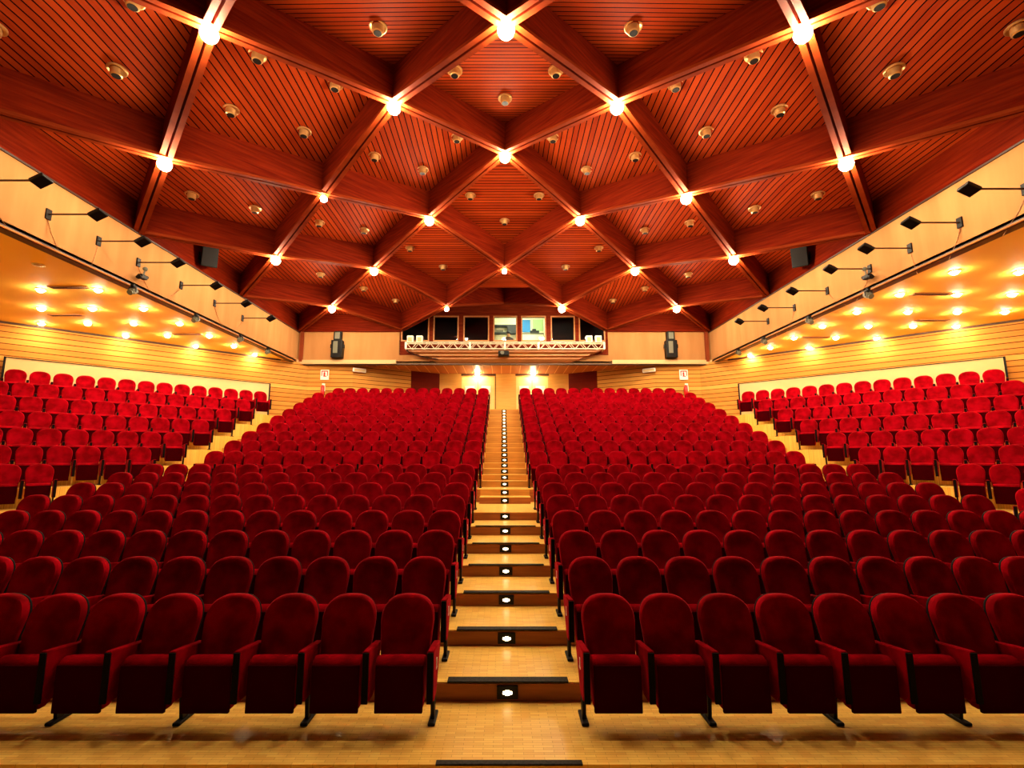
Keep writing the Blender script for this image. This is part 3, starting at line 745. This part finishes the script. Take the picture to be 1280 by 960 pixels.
# operator seated behind the glass
r = empty('booth_chair', W(.25, 22.75, 4.6)); tag(r, 'dark office chair behind the booth glass under the seated person', 'chair')
mb = MB().bbox(-.22, .22, -.2, .22, .30, .36, .03); mb.build('seat', 'darkcloth', r)
mb = MB().bbox(-.2, .2, .2, .25, .5, .85, .02); mb.build('backrest', 'darkcloth', r)
mb = MB().tube([(0, 0, .03), (0, 0, .3)], .03, 8)
for i in range(5): mb.tube([(0, 0, .08), (.26*math.cos(i*1.2566), .26*math.sin(i*1.2566), .02)], .02, 6)
mb.build('base', 'black', r)
pm = bpy.data.meshes.new('person')
PV = [((0, .05, .50), .14), ((0, .03, .75), .145), ((0, 0, .98), .15), ((0, -.01, 1.10), .06), ((0, -.02, 1.18), .085), ((0, -.02, 1.28), .09),
      ((.19, 0, 1.0), .065), ((.25, -.08, .80), .05), ((.16, -.32, .74), .035), ((.12, -.42, .75), .03), ((-.19, 0, 1.0), .065), ((-.25, -.08, .80), .05), ((-.16, -.32, .74), .035), ((-.12, -.42, .75), .03),
      ((.10, -.05, .50), .09), ((.12, -.42, .50), .065), ((.12, -.42, .08), .045), ((.12, -.52, .04), .04), ((-.10, -.05, .50), .09), ((-.12, -.42, .50), .065), ((-.12, -.42, .08), .045), ((-.12, -.52, .04), .04)]
PE = [(0, 1), (1, 2), (2, 3), (3, 4), (4, 5), (2, 6), (6, 7), (7, 8), (8, 9), (2, 10), (10, 11), (11, 12), (12, 13), (0, 14), (14, 15), (15, 16), (16, 17), (0, 18), (18, 19), (19, 20), (20, 21)]
pm.from_pydata([p for p, _ in PV], PE, []); pm.materials.append(M['darkcloth']); pm.materials.append(M['skin'])
po = bpy.data.objects.new('person', pm); COL.objects.link(po); po.location = W(.25, 22.72, 4.60)
md = po.modifiers.new('skin', 'SKIN')
for i, (_, rr) in enumerate(PV): pm.skin_vertices[0].data[i].radius = (rr, rr*.8)
pm.skin_vertices[0].data[0].use_root = True
po.modifiers.new('sub', 'SUBSURF').levels = 1
dg = bpy.context.evaluated_depsgraph_get(); nm_ = bpy.data.meshes.new_from_object(po.evaluated_get(dg))
po.modifiers.clear(); po.data = nm_
for p in nm_.polygons:
    c = p.center; p.use_smooth = True
    p.material_index = 1 if (c.z > 1.09 or c.y < -.38 and c.z > .7) else 0
tag(po, 'person in dark clothing seated behind the lit booth window', 'person')
mb = MB().sphere((0, .0, 1.31), .098, 12, 8); hr = mb.build('hair', 'darkcloth', po, smooth=True)
# desk, racks, poster
r = empty('control_desk', W(.85, 22.05, 4.6)); tag(r, 'pale control desk running behind the lit booth windows', 'desk')
mb = MB().bbox(-1.3, 1.15, 0, .42, .62, .66, .01); mb.build('desk_top', 'boothwall', r)
for xx in (-1.25, 1.1): MB().box(xx-.03, xx+.03, .05, .38, 0, .62).build('leg', 'grey', r)
r = empty('mixing_console', W(-.42, 22.22, 5.262)); tag(r, 'low black mixing console at the left of the lit booth window', 'mixing console')
mb = MB().bbox(-.2, .3, -.12, .15, 0, .12, .02); mb.build('console_body', 'black', r)
r = empty('equipment_shelf', W(.1, 23.75, 4.6)); tag(r, 'dark equipment shelf on the back wall of the lit booth', 'shelf')
mb = MB().box(-.55, .60, -.05, .22, 1.53, 1.60).box(-.55, .60, -.05, .22, 1.90, 1.98).box(.10, .60, -.05, .22, 1.60, 1.90).box(-.59, -.55, -.05, .22, 0, 2.0).box(.60, .64, -.05, .22, 0, 2.0); mb.build('shelf_frame', 'darkcloth', r)
mb = MB().bbox(-.45, -.1, -.03, .2, 1.60, 1.71, .01); mb.build('device', 'grey', r)
r = empty('wall_cabinet', W(1.45, 23.7, 4.6)); tag(r, 'pale low cabinet in the right lit booth window', 'cabinet')
mb = MB().bbox(-.6, .55, -.05, .25, 0, 1.47, .01); mb.build('body', 'boothwall', r)
mb = MB().box(-.62, .57, -.07, .27, 1.47, 1.53); mb.build('cabinet_top', 'grey', r)
mb = MB().bbox(-.1, .35, 0, .2, 1.53, 1.68, .02).bbox(-.0, .2, .02, .18, 1.68, 1.77, .02); o = mb.build('printer', 'darkcloth', loc=W(1.45, 23.7, 4.6)); tag(o, 'dark printer standing on the pale booth cabinet', 'printer')
mb = MB().bbox(-.2, .2, -.01, .01, -.32, .32, .005); o = mb.build('poster', 'blue', loc=W(1.17, 23.97, 6.58)); tag(o, 'bright blue poster on the booth rear wall', 'poster')
mb = MB().bbox(-.25, .25, -.01, .01, -.3, .3, .005); o = mb.build('wall_sheet', 'green', loc=W(1.75, 23.97, 6.62)); tag(o, 'pale green sheet pinned right of the blue poster', 'poster')

# ------------------------------------------------------------------ light and camera
w = bpy.data.worlds.new('world'); S.world = w; w.use_nodes = True
w.node_tree.nodes['Background'].inputs[0].default_value = (1.0, .62, .36, 1)
w.node_tree.nodes['Background'].inputs[1].default_value = .02

cam = bpy.data.cameras.new('camera'); co = bpy.data.objects.new('camera', cam); COL.objects.link(co); S.camera = co
cam.sensor_width = 36; cam.lens = 610/1280*36; cam.shift_x = 11/1280; cam.clip_end = 200; cam.clip_start = .05
co.location = (0, 0, ZC); co.rotation_euler = (PI/2+TH, 0, 0)
S.view_settings.view_transform = 'Standard'; S.view_settings.look = 'None'; S.view_settings.gamma = 1; S.view_settings.use_curve_mapping = False
S.view_settings.exposure = 0.85
